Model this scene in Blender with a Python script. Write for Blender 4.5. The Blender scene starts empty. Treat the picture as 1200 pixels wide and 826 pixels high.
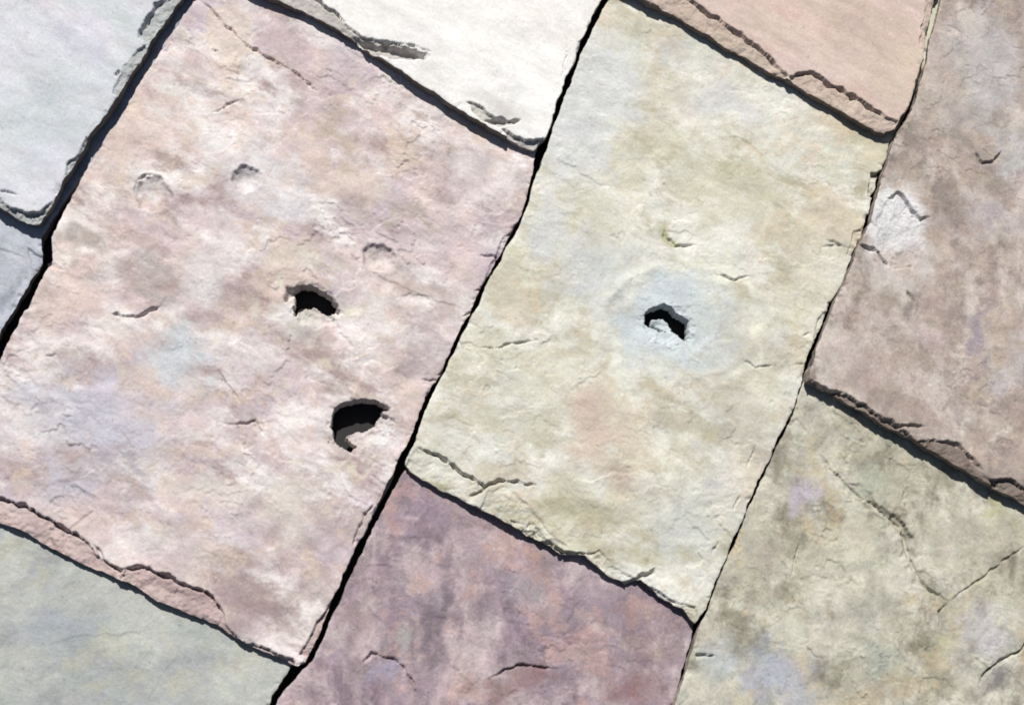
import bpy, math, random
import numpy as np
from mathutils import Matrix, Vector

# ------------------------------------------------------------------ camera, sky, sun, exposure
scene = bpy.context.scene
COL = scene.collection
PITCH = math.radians(35)                 # pitch of the roof
ROOF_M = Matrix.Translation((0, 0, 4.2)) @ Matrix.Rotation(PITCH, 4, 'X')   # roof frame -> world
# roof frame: x along the eaves, y up the slope, z out of the roof (metres)
FPX, CX, CY, MM_PX = 1700.0, 600.0, 413.0, 0.0006
TILT, ROLL = math.radians(16.5), math.radians(27)
DIST = FPX * MM_PX
ZREF = 0.012
r0 = np.array([1.0, 0, 0]); u0 = np.array([0, math.cos(TILT), math.sin(TILT)])
FWD = np.array([0, math.sin(TILT), -math.cos(TILT)])
RGT = math.cos(ROLL) * r0 + math.sin(ROLL) * u0
UPV = -math.sin(ROLL) * r0 + math.cos(ROLL) * u0
CAM = np.array([0, 0, ZREF]) - FWD * DIST

cam_data = bpy.data.cameras.new('camera')
cam = bpy.data.objects.new('camera', cam_data)
COL.objects.link(cam)
m3 = Matrix((RGT.tolist(), UPV.tolist(), (-FWD).tolist())).transposed().to_4x4()
m3.translation = Vector(CAM.tolist())
cam.matrix_world = ROOF_M @ m3
cam_data.sensor_fit = 'HORIZONTAL'
cam_data.sensor_width = 36
cam_data.lens = 36 * FPX / 1200
cam_data.clip_start = 0.01
cam_data.clip_end = 2000
scene.camera = cam

SUN_EL = math.radians(51)                # above the slates, not above the horizon
sx, sy = -0.62, 0.785
n_ = math.hypot(sx, sy)
to_sun = ROOF_M.to_3x3() @ Vector((sx / n_ * math.cos(SUN_EL), sy / n_ * math.cos(SUN_EL), math.sin(SUN_EL)))
sun_data = bpy.data.lights.new('sun', 'SUN')
sun_data.energy = 5.0
sun_data.angle = math.radians(1.5)
sun_data.color = (1.0, 0.975, 0.945)
sun = bpy.data.objects.new('sun', sun_data)
COL.objects.link(sun)
sun.rotation_euler = to_sun.to_track_quat('Z', 'Y').to_euler()
sun.location = (0, 0, 12)

world = bpy.data.worlds.new('World')
scene.world = world
world.use_nodes = True
wn, wl = world.node_tree.nodes, world.node_tree.links
bg = wn['Background']
sky = wn.new('ShaderNodeTexSky')
sky.sky_type = 'NISHITA'
sky.sun_disc = False
sky.sun_elevation = math.asin(to_sun.z)
sky.sun_rotation = math.atan2(to_sun.x, to_sun.y)
sky.air_density = 0.6
sky.dust_density = 1.0
sky.ozone_density = 1.0
wl.new(sky.outputs[0], bg.inputs[0])
bg.inputs[1].default_value = 0.05

scene.view_settings.view_transform = 'Standard'
scene.view_settings.look = 'None'
scene.view_settings.gamma = 1.0
scene.view_settings.exposure = 0.37
scene.render.engine = 'CYCLES'
scene.cycles.filter_width = 1.8
scene.cycles.use_denoising = True

# ------------------------------------------------------------------ helpers
def unproject(p, z=ZREF):
    p = np.atleast_2d(np.asarray(p, float))
    d = FWD[None] * FPX + RGT[None] * (p[:, 0:1] - CX) - UPV[None] * (p[:, 1:2] - CY)
    t = (z - CAM[2]) / d[:, 2:3]
    return (CAM[None] + d * t)[:, :2]

def project(x, y, z):
    rx, ry, rz = x - CAM[0], y - CAM[1], z - CAM[2]
    w = rx * FWD[0] + ry * FWD[1] + rz * FWD[2]
    a = rx * RGT[0] + ry * RGT[1] + rz * RGT[2]
    b = rx * UPV[0] + ry * UPV[1] + rz * UPV[2]
    return CX + FPX * a / w, CY - FPX * b / w

_rng = np.random.RandomState(7)
PERM = np.concatenate([_rng.permutation(256)] * 3)
ANG = _rng.rand(256) * 2 * np.pi
GX, GY = np.cos(ANG), np.sin(ANG)

def perlin(x, y, seed=0):
    x = np.asarray(x, float) + seed * 17.31; y = np.asarray(y, float) + seed * 9.73
    xi = np.floor(x).astype(int); yi = np.floor(y).astype(int)
    xf = x - xi; yf = y - yi
    xi &= 255; yi &= 255
    u = xf * xf * xf * (xf * (xf * 6 - 15) + 10); v = yf * yf * yf * (yf * (yf * 6 - 15) + 10)
    def g(ix, iy, dx, dy):
        h = PERM[PERM[ix] + iy]
        return GX[h] * dx + GY[h] * dy
    a = g(xi, yi, xf, yf); b = g(xi + 1, yi, xf - 1, yf)
    c = g(xi, yi + 1, xf, yf - 1); d = g(xi + 1, yi + 1, xf - 1, yf - 1)
    return ((a + u * (b - a)) + v * ((c + u * (d - c)) - (a + u * (b - a)))) * 1.5

def fbm(x, y, seed=0, octaves=4, gain=0.5):
    s = 0; a = 1.0
    for i in range(octaves):
        s = s + a * perlin(x, y, seed + i * 3.7); x = x * 2.03; y = y * 2.03; a *= gain
    return s

def sstep(e0, e1, x):
    t = np.clip((x - e0) / (e1 - e0), 0, 1)
    return t * t * (3 - 2 * t)

def seg_dist(px, py, line):
    """distance to a polyline, signed side (+ on the right of travel), run 0..1"""
    line = np.asarray(line, float)
    best = np.full(px.shape, 1e9); side = np.zeros(px.shape); run = np.zeros(px.shape)
    ln = np.hypot(*(line[1:] - line[:-1]).T); tot = ln.sum(); acc = 0
    for i in range(len(line) - 1):
        a, b = line[i], line[i + 1]
        dx, dy = b - a; L2 = dx * dx + dy * dy + 1e-9
        t = np.clip(((px - a[0]) * dx + (py - a[1]) * dy) / L2, 0, 1)
        ex = px - a[0] - t * dx; ey = py - a[1] - t * dy
        d = np.hypot(ex, ey)
        m = d < best
        best = np.where(m, d, best)
        side = np.where(m, np.sign(dx * (py - a[1]) - dy * (px - a[0])), side)
        run = np.where(m, (acc + t * ln[i]) / tot, run)
        acc += ln[i]
    return best, side, run

def in_poly(px, py, poly):
    poly = np.asarray(poly, float)
    c = np.zeros(px.shape, bool)
    j = len(poly) - 1
    for i in range(len(poly)):
        xi, yi = poly[i]; xj, yj = poly[j]
        if yi != yj:
            m = ((yi > py) != (yj > py)) & (px < (xj - xi) * (py - yi) / (yj - yi) + xi)
            c ^= m
        j = i
    return c

def near(px, py, pts, pad):
    pts = np.asarray(pts, float)
    x0, y0 = pts.min(0) - pad; x1, y1 = pts.max(0) + pad
    return np.nonzero((px > x0) & (px < x1) & (py > y0) & (py < y1))[0]

# features, all heights in millimetres, positions in units of 0.6 mm on the slate
def f_groove(h, px, py, line, w=2.0, depth=3.0, taper=.33):
    if depth >= 1.5 and taper == .33: taper = .12; w = w * 1.25
    k = near(px, py, line, w * 3)
    if not len(k): return
    d, s, r = seg_dist(px[k], py[k], line)
    e = np.minimum(sstep(-.05, taper, r), sstep(-.05, taper, 1 - r))
    wv = w * (0.8 + 0.9 * perlin(px[k] / 11, py[k] / 11, 3)) * (.45 + .55 * e)
    h[k] -= 1.9 * depth * e * (1 - sstep(0.3, 1.0, d / np.maximum(1.15 * wv, .5)))

def f_scarp(h, px, py, line, drop=1.0, fade=22.0):
    """a broken lamina: sharp step down on the right of the line, fading out away from it"""
    k = near(px, py, line, fade * 3.2)
    if not len(k): return
    d, s, r = seg_dist(px[k], py[k], line)
    e = np.minimum(sstep(0, .25, r), sstep(0, .25, 1 - r))
    sd = d * s
    h[k] -= drop * e * sstep(-.6, 1.0, sd) * np.exp(-np.maximum(sd, 0) / fade)

LEDGES = []
def f_ledge(h, px, py, poly, drop=3.0, rough=0.5):
    LEDGES.append((poly, drop))
    k = near(px, py, poly, 4)
    if not len(k): return
    c = in_poly(px[k], py[k], poly)
    d, s, r = seg_dist(px[k], py[k], list(poly) + [poly[0]])
    sd = np.where(c, d, -d)
    h[k] -= sstep(-.7, 1.0, sd) * (drop + .45 * rough * fbm(px[k] / 13, py[k] / 13, 5, 4, .6) + 0.4 * sstep(3, 14, sd)
             + .9 * rough * (np.floor(2.2 * fbm(px[k] / 26, py[k] / 20, 6, 4, .6)) * .8 + .6))

def f_dent(h, px, py, x, y, rx, ry, depth, ang=0.0, rim=0.0, p=2.0):
    k = near(px, py, [(x, y)], max(rx, ry) * 2.2)
    if not len(k): return
    ca, sa = math.cos(ang), math.sin(ang)
    dx = px[k] - x; dy = py[k] - y
    q = np.hypot((dx * ca + dy * sa) / rx, (-dx * sa + dy * ca) / ry)
    h[k] -= depth * np.exp(-q ** p * 1.2)
    if rim: h[k] += rim * np.exp(-((q - 1.25) / .25) ** 2)

def f_cap(h, px, py, x, y, rx, ry, depth, ang=0.0):
    """a struck bowl with a sharp rim"""
    k = near(px, py, [(x, y)], max(rx, ry) * 1.5)
    if not len(k): return
    ca, sa = math.cos(ang), math.sin(ang)
    dx = px[k] - x; dy = py[k] - y
    q = np.hypot((dx * ca + dy * sa) / rx, (-dx * sa + dy * ca) / ry) * (1 + .12 * fbm(px[k] / 12, py[k] / 12, 33, 3))
    h[k] -= depth * np.clip(1 - q ** 2, 0, 1) ** .8
    h[k] += .25 * np.exp(-((q - 1.1) / .12) ** 2)

def f_spall(h, px, py, x, y, rx, ry, depth, ang=0.0, steps=4):
    """a crater broken down through the laminae in ragged steps"""
    k = near(px, py, [(x, y)], max(rx, ry) * 1.6)
    if not len(k): return
    ca, sa = math.cos(ang), math.sin(ang)
    dx = px[k] - x; dy = py[k] - y
    q = np.hypot((dx * ca + dy * sa) / rx, (-dx * sa + dy * ca) / ry)
    q = q * (1 + .28 * fbm(px[k] / 15, py[k] / 15, 35, 4, .6))
    v = np.clip(1 - q ** 1.6, 0, 1) * steps
    f = v - np.floor(v)
    h[k] -= depth / steps * (np.floor(v) + sstep(.55, .95, f) * .8 + .2 * f)

def f_ring(h, px, py, x, y, rx, ry, hgt, w=4.0, a0=-4, a1=4):
    k = near(px, py, [(x, y)], max(rx, ry) * 1.4)
    if not len(k): return
    dx = px[k] - x; dy = py[k] - y
    q = np.hypot(dx / rx, dy / ry); an = np.arctan2(dy, dx)
    m = sstep(a0, a0 + .4, an) * (1 - sstep(a1 - .4, a1, an)) if a0 > -4 else 1
    h[k] += hgt * m * np.exp(-(((q - 1) * min(rx, ry)) / w) ** 2)

# ------------------------------------------------------------------ materials
K_LIGHT = 1.72      # how bright a white card lies in this light, so that colours below can be read off by eye
def lin(c):
    o = []
    for v in c:
        v = v / 255.0
        o.append((v / 12.92 if v <= .04045 else ((v + .055) / 1.055) ** 2.4) / K_LIGHT)
    return o

def slate_material(name, c1, c2, c3, c4=None, c5=None, seed=0.0, scale=22.0, grain=0.16, bump=0.4, rough=0.82, streak=0.0, stretch=2.2):
    m = bpy.data.materials.new(name)
    m.use_nodes = True
    nt = m.node_tree; N, L = nt.nodes, nt.links
    bs = N['Principled BSDF']
    bs.inputs['Roughness'].default_value = rough
    bs.inputs['Specular IOR Level'].default_value = 0.25
    tc = N.new('ShaderNodeTexCoord'); mp = N.new('ShaderNodeMapping')
    mp.inputs['Location'].default_value = (seed * 3.1, seed * 1.7, seed)
    L.new(tc.outputs['Object'], mp.inputs[0])
    def noise(sc, det, ro=.55, dist=0.0):
        n = N.new('ShaderNodeTexNoise'); n.inputs['Scale'].default_value = sc
        n.inputs['Detail'].default_value = det; n.inputs['Roughness'].default_value = ro
        n.inputs['Distortion'].default_value = dist
        L.new(mp.outputs[0], n.inputs['Vector']); return n.outputs['Fac']
    def ramp(src, a, b):
        r = N.new('ShaderNodeMapRange'); r.interpolation_type = 'SMOOTHSTEP'
        r.inputs['From Min'].default_value = a; r.inputs['From Max'].default_value = b
        L.new(src, r.inputs['Value']); return r.outputs[0]
    def mix(fac, a, b, mode='MIX'):
        x = N.new('ShaderNodeMix'); x.data_type = 'RGBA'; x.blend_type = mode; x.clamp_factor = True
        if isinstance(fac, float): x.inputs[0].default_value = fac
        else: L.new(fac, x.inputs[0])
        for i, v in ((6, a), (7, b)):
            if isinstance(v, (list, tuple)): x.inputs[i].default_value = (*v[:3], 1)
            else: L.new(v, x.inputs[i])
        return x.outputs[2]
    st = N.new('ShaderNodeMapping'); st.vector_type = 'TEXTURE'
    st.inputs['Rotation'].default_value = (0, 0, math.radians(streak)); st.inputs['Scale'].default_value = (stretch, 1, 1)
    L.new(mp.outputs[0], st.inputs[0])
    def snoise(sc, det, ro, dist=0.0):
        o = noise(sc, det, ro, dist); L.new(st.outputs[0], o.node.inputs['Vector']); return o
    def part(src, k):
        q = N.new('ShaderNodeMath'); q.operation = 'MULTIPLY'; L.new(src, q.inputs[0]); q.inputs[1].default_value = k; return q.outputs[0]
    c = mix(ramp(noise(scale * .55, 10, .62, .3), .38, .62), lin(c1), lin(c2))
    c = mix(ramp(snoise(scale * 1.3, 10, .64, .25), .47, .64), c, lin(c3))
    # weathering skins with broken edges: pale, then dark
    c = mix(part(ramp(noise(scale * .8, 12, .70, .15), .50, .575), .7), c, lin(c3))
    if c4:
        c = mix(ramp(snoise(scale * 1.6, 10, .66, .2), .50, .65), c, lin(c4))
        c = mix(part(ramp(snoise(scale * .9, 12, .72, .1), .53, .60), .6), c, lin(c4))
    c = mix(part(ramp(noise(scale * 1.1, 12, .70, .1), .54, .60), .6), c, lin(c5 or c1))
    hue = N.new('ShaderNodeTexNoise'); hue.inputs['Scale'].default_value = 62; hue.inputs['Detail'].default_value = 5
    hue.inputs['Roughness'].default_value = .6
    L.new(mp.outputs[0], hue.inputs['Vector'])
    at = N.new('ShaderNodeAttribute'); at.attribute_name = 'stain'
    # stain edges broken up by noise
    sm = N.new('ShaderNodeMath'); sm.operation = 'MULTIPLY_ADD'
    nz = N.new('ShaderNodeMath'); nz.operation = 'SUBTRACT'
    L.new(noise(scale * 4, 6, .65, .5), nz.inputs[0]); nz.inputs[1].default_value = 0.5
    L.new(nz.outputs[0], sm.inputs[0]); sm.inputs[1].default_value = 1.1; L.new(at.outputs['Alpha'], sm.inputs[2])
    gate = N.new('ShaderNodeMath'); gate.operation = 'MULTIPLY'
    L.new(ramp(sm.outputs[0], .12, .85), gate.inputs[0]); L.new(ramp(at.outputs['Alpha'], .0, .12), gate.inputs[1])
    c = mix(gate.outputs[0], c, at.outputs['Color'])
    c = mix(min(.12, grain * .8), c, hue.outputs['Color'], 'SOFT_LIGHT')     # mineral colour flecks
    # grain
    def gain(src, lo, hi, a, b):
        g = N.new('ShaderNodeMapRange'); L.new(src, g.inputs['Value'])
        g.inputs['From Min'].default_value = lo; g.inputs['From Max'].default_value = hi
        g.inputs['To Min'].default_value = a; g.inputs['To Max'].default_value = b
        return g.outputs[0]
    def times(a, b):
        q = N.new('ShaderNodeMath'); q.operation = 'MULTIPLY'; L.new(a, q.inputs[0]); L.new(b, q.inputs[1]); return q.outputs[0]
    lum = times(gain(noise(520, 5, .7), .3, .7, 1 - grain * 1.3, 1 + grain * 1.1), gain(snoise(70, 9, .7, .2), .3, .7, 1 - grain * 2.0, 1 + grain * 1.5))
    lum = times(lum, gain(noise(240, 3, .55), .64, .73, 1.0, 1 - grain * 2.2))       # dark mineral specks
    lum = times(lum, gain(snoise(150, 4, .6), .63, .75, 1.0, 1 + grain * 1.8))       # pale specks
    mm = N.new('ShaderNodeMath'); mm.operation = 'MULTIPLY'; mm.inputs[1].default_value = 1.0
    L.new(lum, mm.inputs[0])
    vm = N.new('ShaderNodeVectorMath'); vm.operation = 'SCALE'
    L.new(c, vm.inputs[0]); L.new(mm.outputs[0], vm.inputs['Scale'])
    L.new(vm.outputs[0], bs.inputs['Base Color'])
    b = N.new('ShaderNodeBump'); b.inputs['Strength'].default_value = bump; b.inputs['Distance'].default_value = .0012
    L.new(noise(420, 5, .65), b.inputs['Height'])
    L.new(b.outputs[0], bs.inputs['Normal'])
    return m

def plain_material(name, col, rough=.9, scale=60, var=.3):
    m = bpy.data.materials.new(name); m.use_nodes = True
    N, L = m.node_tree.nodes, m.node_tree.links
    bs = N['Principled BSDF']; bs.inputs['Roughness'].default_value = rough
    n = N.new('ShaderNodeTexNoise'); n.inputs['Scale'].default_value = scale; n.inputs['Detail'].default_value = 5
    r = N.new('ShaderNodeValToRGB')
    r.color_ramp.elements[0].color = (*[v * (1 - var) for v in col], 1)
    r.color_ramp.elements[1].color = (*[v * (1 + var) for v in col], 1)
    L.new(n.outputs['Fac'], r.inputs[0]); L.new(r.outputs[0], bs.inputs['Base Color'])
    return m

# ------------------------------------------------------------------ the roof
roof = bpy.data.objects.new('slate_roof', None)
COL.objects.link(roof)
roof.matrix_world = ROOF_M
roof['label'] = 'weathered stone slate roof with three hail holes, seen close up'
roof['category'] = 'roof'
roof['kind'] = 'thing'

def link_mesh(name, verts, faces, mat, parent, loc=(0, 0, 0), smooth=None, stain=None):
    me = bpy.data.meshes.new(name)
    verts = np.asarray(verts, np.float32)
    if isinstance(faces, np.ndarray):
        me.vertices.add(len(verts)); me.vertices.foreach_set('co', verts.ravel())
        nf = len(faces)
        me.loops.add(nf * 4); me.polygons.add(nf)
        me.loops.foreach_set('vertex_index', faces.astype(np.int32).ravel())
        me.polygons.foreach_set('loop_start', np.arange(0, nf * 4, 4, dtype=np.int32))
        if smooth is not None: me.polygons.foreach_set('use_smooth', smooth)
        me.update(calc_edges=True)
    else:
        me.from_pydata(verts.tolist(), [], faces)
    if stain is not None:
        a = me.attributes.new('stain', 'FLOAT_COLOR', 'POINT')
        a.data.foreach_set('color', np.asarray(stain, np.float32).ravel())
    me.validate()
    me.materials.append(mat)
    o = bpy.data.objects.new(name, me)
    COL.objects.link(o)
    o.parent = parent
    o.location = loc
    return o

def resample(line, n_t):
    """line (k,2) -> function of 0..1 by arc length"""
    line = np.asarray(line, float)
    s = np.concatenate([[0], np.cumsum(np.hypot(*(line[1:] - line[:-1]).T))]); s /= s[-1]
    return np.stack([np.interp(n_t, s, line[:, 0]), np.interp(n_t, s, line[:, 1])], 1)

HEADLAP = 0.072
def grid_samples(n, lo, hi, fine, coarse, total):
    """0..1 samples, fine spacing between lo and hi, coarse elsewhere (spacings in metres of total)"""
    def run(a, b, st):
        k = max(1, int(math.ceil((b - a) * total / st)))
        return np.linspace(a, b, k + 1)[:-1]
    out = []
    if lo > 0: out.append(run(0, lo, coarse))
    out.append(run(max(lo, 0), min(hi, 1), fine))
    if hi < 1: out.append(run(hi, 1, coarse))
    return np.concatenate(out + [[1.0]])

def build_slate(left, right, tail, mat, label=None, thick=0.009, lift=0.002, length=0.57, feats=None, stains=(),
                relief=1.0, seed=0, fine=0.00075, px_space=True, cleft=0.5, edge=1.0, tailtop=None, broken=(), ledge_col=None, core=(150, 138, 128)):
    """left/right run from the upper end down to the tail, tail runs left to right"""
    cv = (lambda p: unproject(p)) if px_space else (lambda p: np.asarray(p, float))
    Lp, Rp, Tp = cv(left), cv(right), cv(tail)
    Lp = np.vstack([Lp[:-1] if np.hypot(*(Lp[-1] - Tp[0])) < .004 else Lp, Tp[:1]])
    Rp = np.vstack([Rp[:-1] if np.hypot(*(Rp[-1] - Tp[-1])) < .004 else Rp, Tp[-1:]])
    yt = Tp[:, 1].mean(); yh = yt + length
    def up(P):
        if P[0, 1] >= yh - .002:
            return P
        return np.vstack([[P[0, 0], yh], P])
    Lp, Rp = up(Lp), up(Rp)
    def ragged(P, sd):
        ln = np.hypot(*(P[1:] - P[:-1]).T).sum(); n = max(4, int(ln / .0012))
        Q = resample(P, np.linspace(0, 1, n)); a_ = np.linspace(0, ln / MM_PX, n)
        tg = np.gradient(Q, axis=0); tg /= np.hypot(tg[:, 0], tg[:, 1])[:, None] + 1e-9
        o = edge * (2.1 * fbm(a_ / 34, a_ * 0 + sd, seed + sd, 3) + .8 * fbm(a_ / 7, a_ * 0 + sd, seed + sd + 9, 2)) * MM_PX
        o *= np.minimum(1, np.minimum(np.arange(n), n - 1 - np.arange(n)) / 5)
        return Q + np.stack([-tg[:, 1], tg[:, 0]], 1) * o[:, None]
    Lp, Rp, Tp = ragged(Lp, 1), ragged(Rp, 2), ragged(Tp, 3)
    W = abs(Rp[0, 0] - Lp[0, 0]) + .02
    # sample ranges that fall in view are fine, the rest coarse
    tt = np.linspace(0, 1, 81); ss = np.linspace(0, 1, 61)
    def patch(s, t):
        l = resample(Lp, t); r = resample(Rp, t); b = resample(Tp, s)
        hd = np.stack([Lp[0, 0] + (Rp[0, 0] - Lp[0, 0]) * s, Lp[0, 1] + (Rp[0, 1] - Lp[0, 1]) * s], 1)
        S = s[None, :, None]; T = t[:, None, None]
        P = (1 - S) * l[:, None] + S * r[:, None] + (1 - T) * hd[None] + T * b[None]
        P -= (1 - S) * (1 - T) * Lp[0] + S * (1 - T) * Rp[0] + (1 - S) * T * Tp[0] + S * T * Tp[-1]
        return P
    if fine:
        P = patch(ss, tt); ax, ay = project(P[..., 0], P[..., 1], ZREF)
        vis = (ax > -12) & (ax < 1212) & (ay > -12) & (ay < 838)
        if tailtop is not None:            # hidden under the slate above
            vis &= P[..., 1] < tailtop + .02
        ti = np.nonzero(vis.any(1))[0]; si = np.nonzero(vis.any(0))[0]
        t_lo, t_hi = tt[max(ti[0] - 1, 0)], tt[min(ti[-1] + 1, 80)]
        s_lo, s_hi = ss[max(si[0] - 1, 0)], ss[min(si[-1] + 1, 60)]
        s = grid_samples(0, s_lo, s_hi, fine, .006, W); t = grid_samples(0, t_lo, t_hi, fine, .006, length)
    else:
        s = np.linspace(0, 1, 61); t = np.linspace(0, 1, 91)
    P = patch(s, t)
    nt_, ns_ = len(t), len(s)
    x = P[..., 0].ravel(); y = P[..., 1].ravel()
    px, py = project(x, y, ZREF)
    # ragged rim: distance to the sides and to the tail
    S, T = np.meshgrid(s, t)
    S, T = S.ravel(), T.ravel()
    dl, dr, db = S * W / MM_PX, (1 - S) * W / MM_PX, (1 - T) * length / MM_PX
    de = np.minimum(np.minimum(dl, dr), db)
    # relief
    a = 0.5; qx = (px * math.cos(a) + py * math.sin(a)); qy = (-px * math.sin(a) + py * math.cos(a))
    wx = qx + 26 * fbm(qx / 90, qy / 90, seed + 1, 3); wy = qy + 26 * fbm(qx / 90, qy / 90, seed + 11, 3)
    h = relief * (0.9 * fbm(qx / 170, qy / 150, seed, 2) + 0.62 * fbm(wx / 75, wy / 58, seed + 2, 5, .54))
    if cleft:       # broken laminae: ragged steps with gentle backs
        for j, (sc, amp, kf) in enumerate(((230, 1.3, 2.0), (120, .7, 1.7), (60, .35, 1.4))):
            nz = fbm(qx / sc, qy / (sc * .7), seed + 20 + j, 6, .54) * kf
            f = nz - np.floor(nz)
            f = np.where(f > .97, (1 - f) / .03, f / .97)
            msk = sstep(-.05, .45, fbm(qx / (sc * .8), qy / (sc * .8), seed + 40 + j, 3))
            h += 1.25 * cleft * amp * (f - .5) * msk
    # rim rounding and small chips along the rim
    ch = fbm(px / 16, py / 16, seed + 60, 3)
    h -= edge * (0.4 * np.exp(-de / (1.2 + 1.2 * np.maximum(ch, 0))) + 1.6 * sstep(.28, .8, ch) * np.exp(-de / 5.0))
    # features act in slightly warped coordinates so that no line is ruler-straight
    fx = px + 2.4 * fbm(px / 15, py / 15, 71, 3, .45); fy = py + 2.4 * fbm(px / 15, py / 15, 72, 3, .45)
    hole = np.zeros(len(h), bool)
    LEDGES.clear()
    if feats: feats(h, fx, fy, hole, px, py)
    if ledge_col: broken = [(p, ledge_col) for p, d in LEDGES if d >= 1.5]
    z_top = thick + h * 0.001
    z_top = np.maximum(z_top, 0.0004)
    z_top[hole] = -0.002
    lift_t = 1.2 * 0.0075 + lift
    yl = (y - yt) / length
    base = lift_t * (1 - np.clip(yl, -.1, 1))
    # stain attribute
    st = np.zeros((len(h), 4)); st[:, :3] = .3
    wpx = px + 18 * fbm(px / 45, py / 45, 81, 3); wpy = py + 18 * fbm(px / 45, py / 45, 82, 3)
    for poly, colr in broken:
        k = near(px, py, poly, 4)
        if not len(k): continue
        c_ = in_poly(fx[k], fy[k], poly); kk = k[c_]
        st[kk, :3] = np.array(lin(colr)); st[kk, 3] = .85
    for (cx, cy, rx, ry, an, colr, al, *ring) in stains:
        k = near(px, py, [(cx, cy)], max(rx, ry) * 2 + 40)
        if not len(k): continue
        ca, sa = math.cos(an), math.sin(an)
        dx, dy = wpx[k] - cx, wpy[k] - cy
        w = al * np.exp(-(((dx * ca + dy * sa) / rx) ** 2 + ((-dx * sa + dy * ca) / ry) ** 2) * 1.1)
        if ring:
            q = np.hypot(dx / rx, dy / ry)
            w = al * np.exp(-(((q - 1) * min(rx, ry)) / ring[0]) ** 2) * np.clip(.75 + .9 * fbm(px[k] / 40, py[k] / 40, 83, 2), 0, 1.2)
        c = np.array(lin(colr)) * .92
        tot = st[k, 3] + w + 1e-6
        f = (w / tot)[:, None]
        st[k, :3] = st[k, :3] * (1 - f) + c * f
        st[k, 3] = np.maximum(st[k, 3], w)
    ox, oy = Tp.mean(0)
    V = [np.stack([x - ox, y - oy, base + z_top], 1)]
    idx = np.arange(nt_ * ns_).reshape(nt_, ns_)
    F = np.stack([idx[1:, :-1], idx[1:, 1:], idx[:-1, 1:], idx[:-1, :-1]], -1).reshape(-1, 4)
    if hole.any():
        hq = hole[F].all(1); F = F[~hq]
    smooth = [np.ones(len(F), bool)]
    faces = [F]
    # rim walls in layers, like split stone
    rim = np.concatenate([idx[:, 0], idx[-1, 1:], idx[::-1, -1][1:], idx[0, ::-1][1:]])   # left down, tail, right up, head
    nr = len(rim)
    rx_, ry_ = x[rim], y[rim]
    # outward normal of the rim
    tx = np.gradient(rx_); ty = np.gradient(ry_); ln = np.hypot(tx, ty) + 1e-9
    nx, ny = ty / ln, -tx / ln
    k5 = np.ones(9) / 9
    nx = np.convolve(np.pad(nx, 4, 'edge'), k5, 'valid'); ny = np.convolve(np.pad(ny, 4, 'edge'), k5, 'valid')
    arc = np.cumsum(ln) / MM_PX
    off = nt_ * ns_
    zt = (base + z_top)[rim]; zb = base[rim] - .0005
    levels = [0, .12, .14, .38, .41, .62, .65, .86, 1.0]
    rng = np.random.RandomState(seed + 5)
    prev = None
    stv = [st]
    for li, lv in enumerate(levels):
        band = (li + 1) // 2
        o_ = 0 if li == 0 else .0011 * edge * (fbm(arc / 38, arc * 0 + band * 7.7, seed + 90 + band, 3))
        o_ = o_ if li == 0 else np.clip(o_, -.0016, .0009) - .0002
        z_ = zt * (1 - lv) + zb * lv + (0 if li in (0, len(levels) - 1) else .0004 * fbm(arc / 25, arc * 0 + li, seed + 95, 2))
        V.append(np.stack([rx_ - ox + nx * o_, ry_ - oy + ny * o_, z_], 1))
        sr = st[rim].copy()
        if li: sr[:, :3] = np.array(lin(core)); sr[:, 3] = .8       # broken edge tone with painted shade, so joint lines look blacker and warmer
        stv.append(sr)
        cur = off + np.arange(nr); off += nr
        if prev is not None:
            q = np.stack([prev[:-1], prev[1:], cur[1:], cur[:-1]], -1)[:, ::-1]
            faces.append(q); smooth.append(np.zeros(len(q), bool))
        prev = cur
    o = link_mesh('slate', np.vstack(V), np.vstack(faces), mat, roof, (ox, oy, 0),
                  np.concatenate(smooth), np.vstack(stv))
    if label: o['label'] = label
    return o

# underlay and battens that carry the slates
X0, X1, Y0, Y1 = -1.75, 1.75, -1.7, 1.7
def box(name, x0, x1, y0, y1, z0, z1, mat, parent):
    v = [(x0, y0, z0), (x1, y0, z0), (x1, y1, z0), (x0, y1, z0), (x0, y0, z1), (x1, y0, z1), (x1, y1, z1), (x0, y1, z1)]
    f = [(3, 2, 1, 0), (4, 5, 6, 7), (0, 1, 5, 4), (1, 2, 6, 5), (2, 3, 7, 6), (3, 0, 4, 7)]
    return link_mesh(name, v, f, mat, parent)
m_felt = plain_material('roofing_felt', (.018, .017, .017), .95, 300)
m_wood = plain_material('deck_board', (.16, .11, .07), .9, 25)
box('underlay_felt', X0, X1, Y0, Y1, -.004, -.0012, m_felt, roof)
box('deck', X0, X1, Y0, Y1, -.026, -.0045, m_wood, roof)

# ------------------------------------------------------------------ slates in the picture
def uv(u, v):            # along / down the slope from the picture's corner, in units of 0.6 mm
    return (.883 * u - .469 * v, .469 * u + .883 * v)

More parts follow.
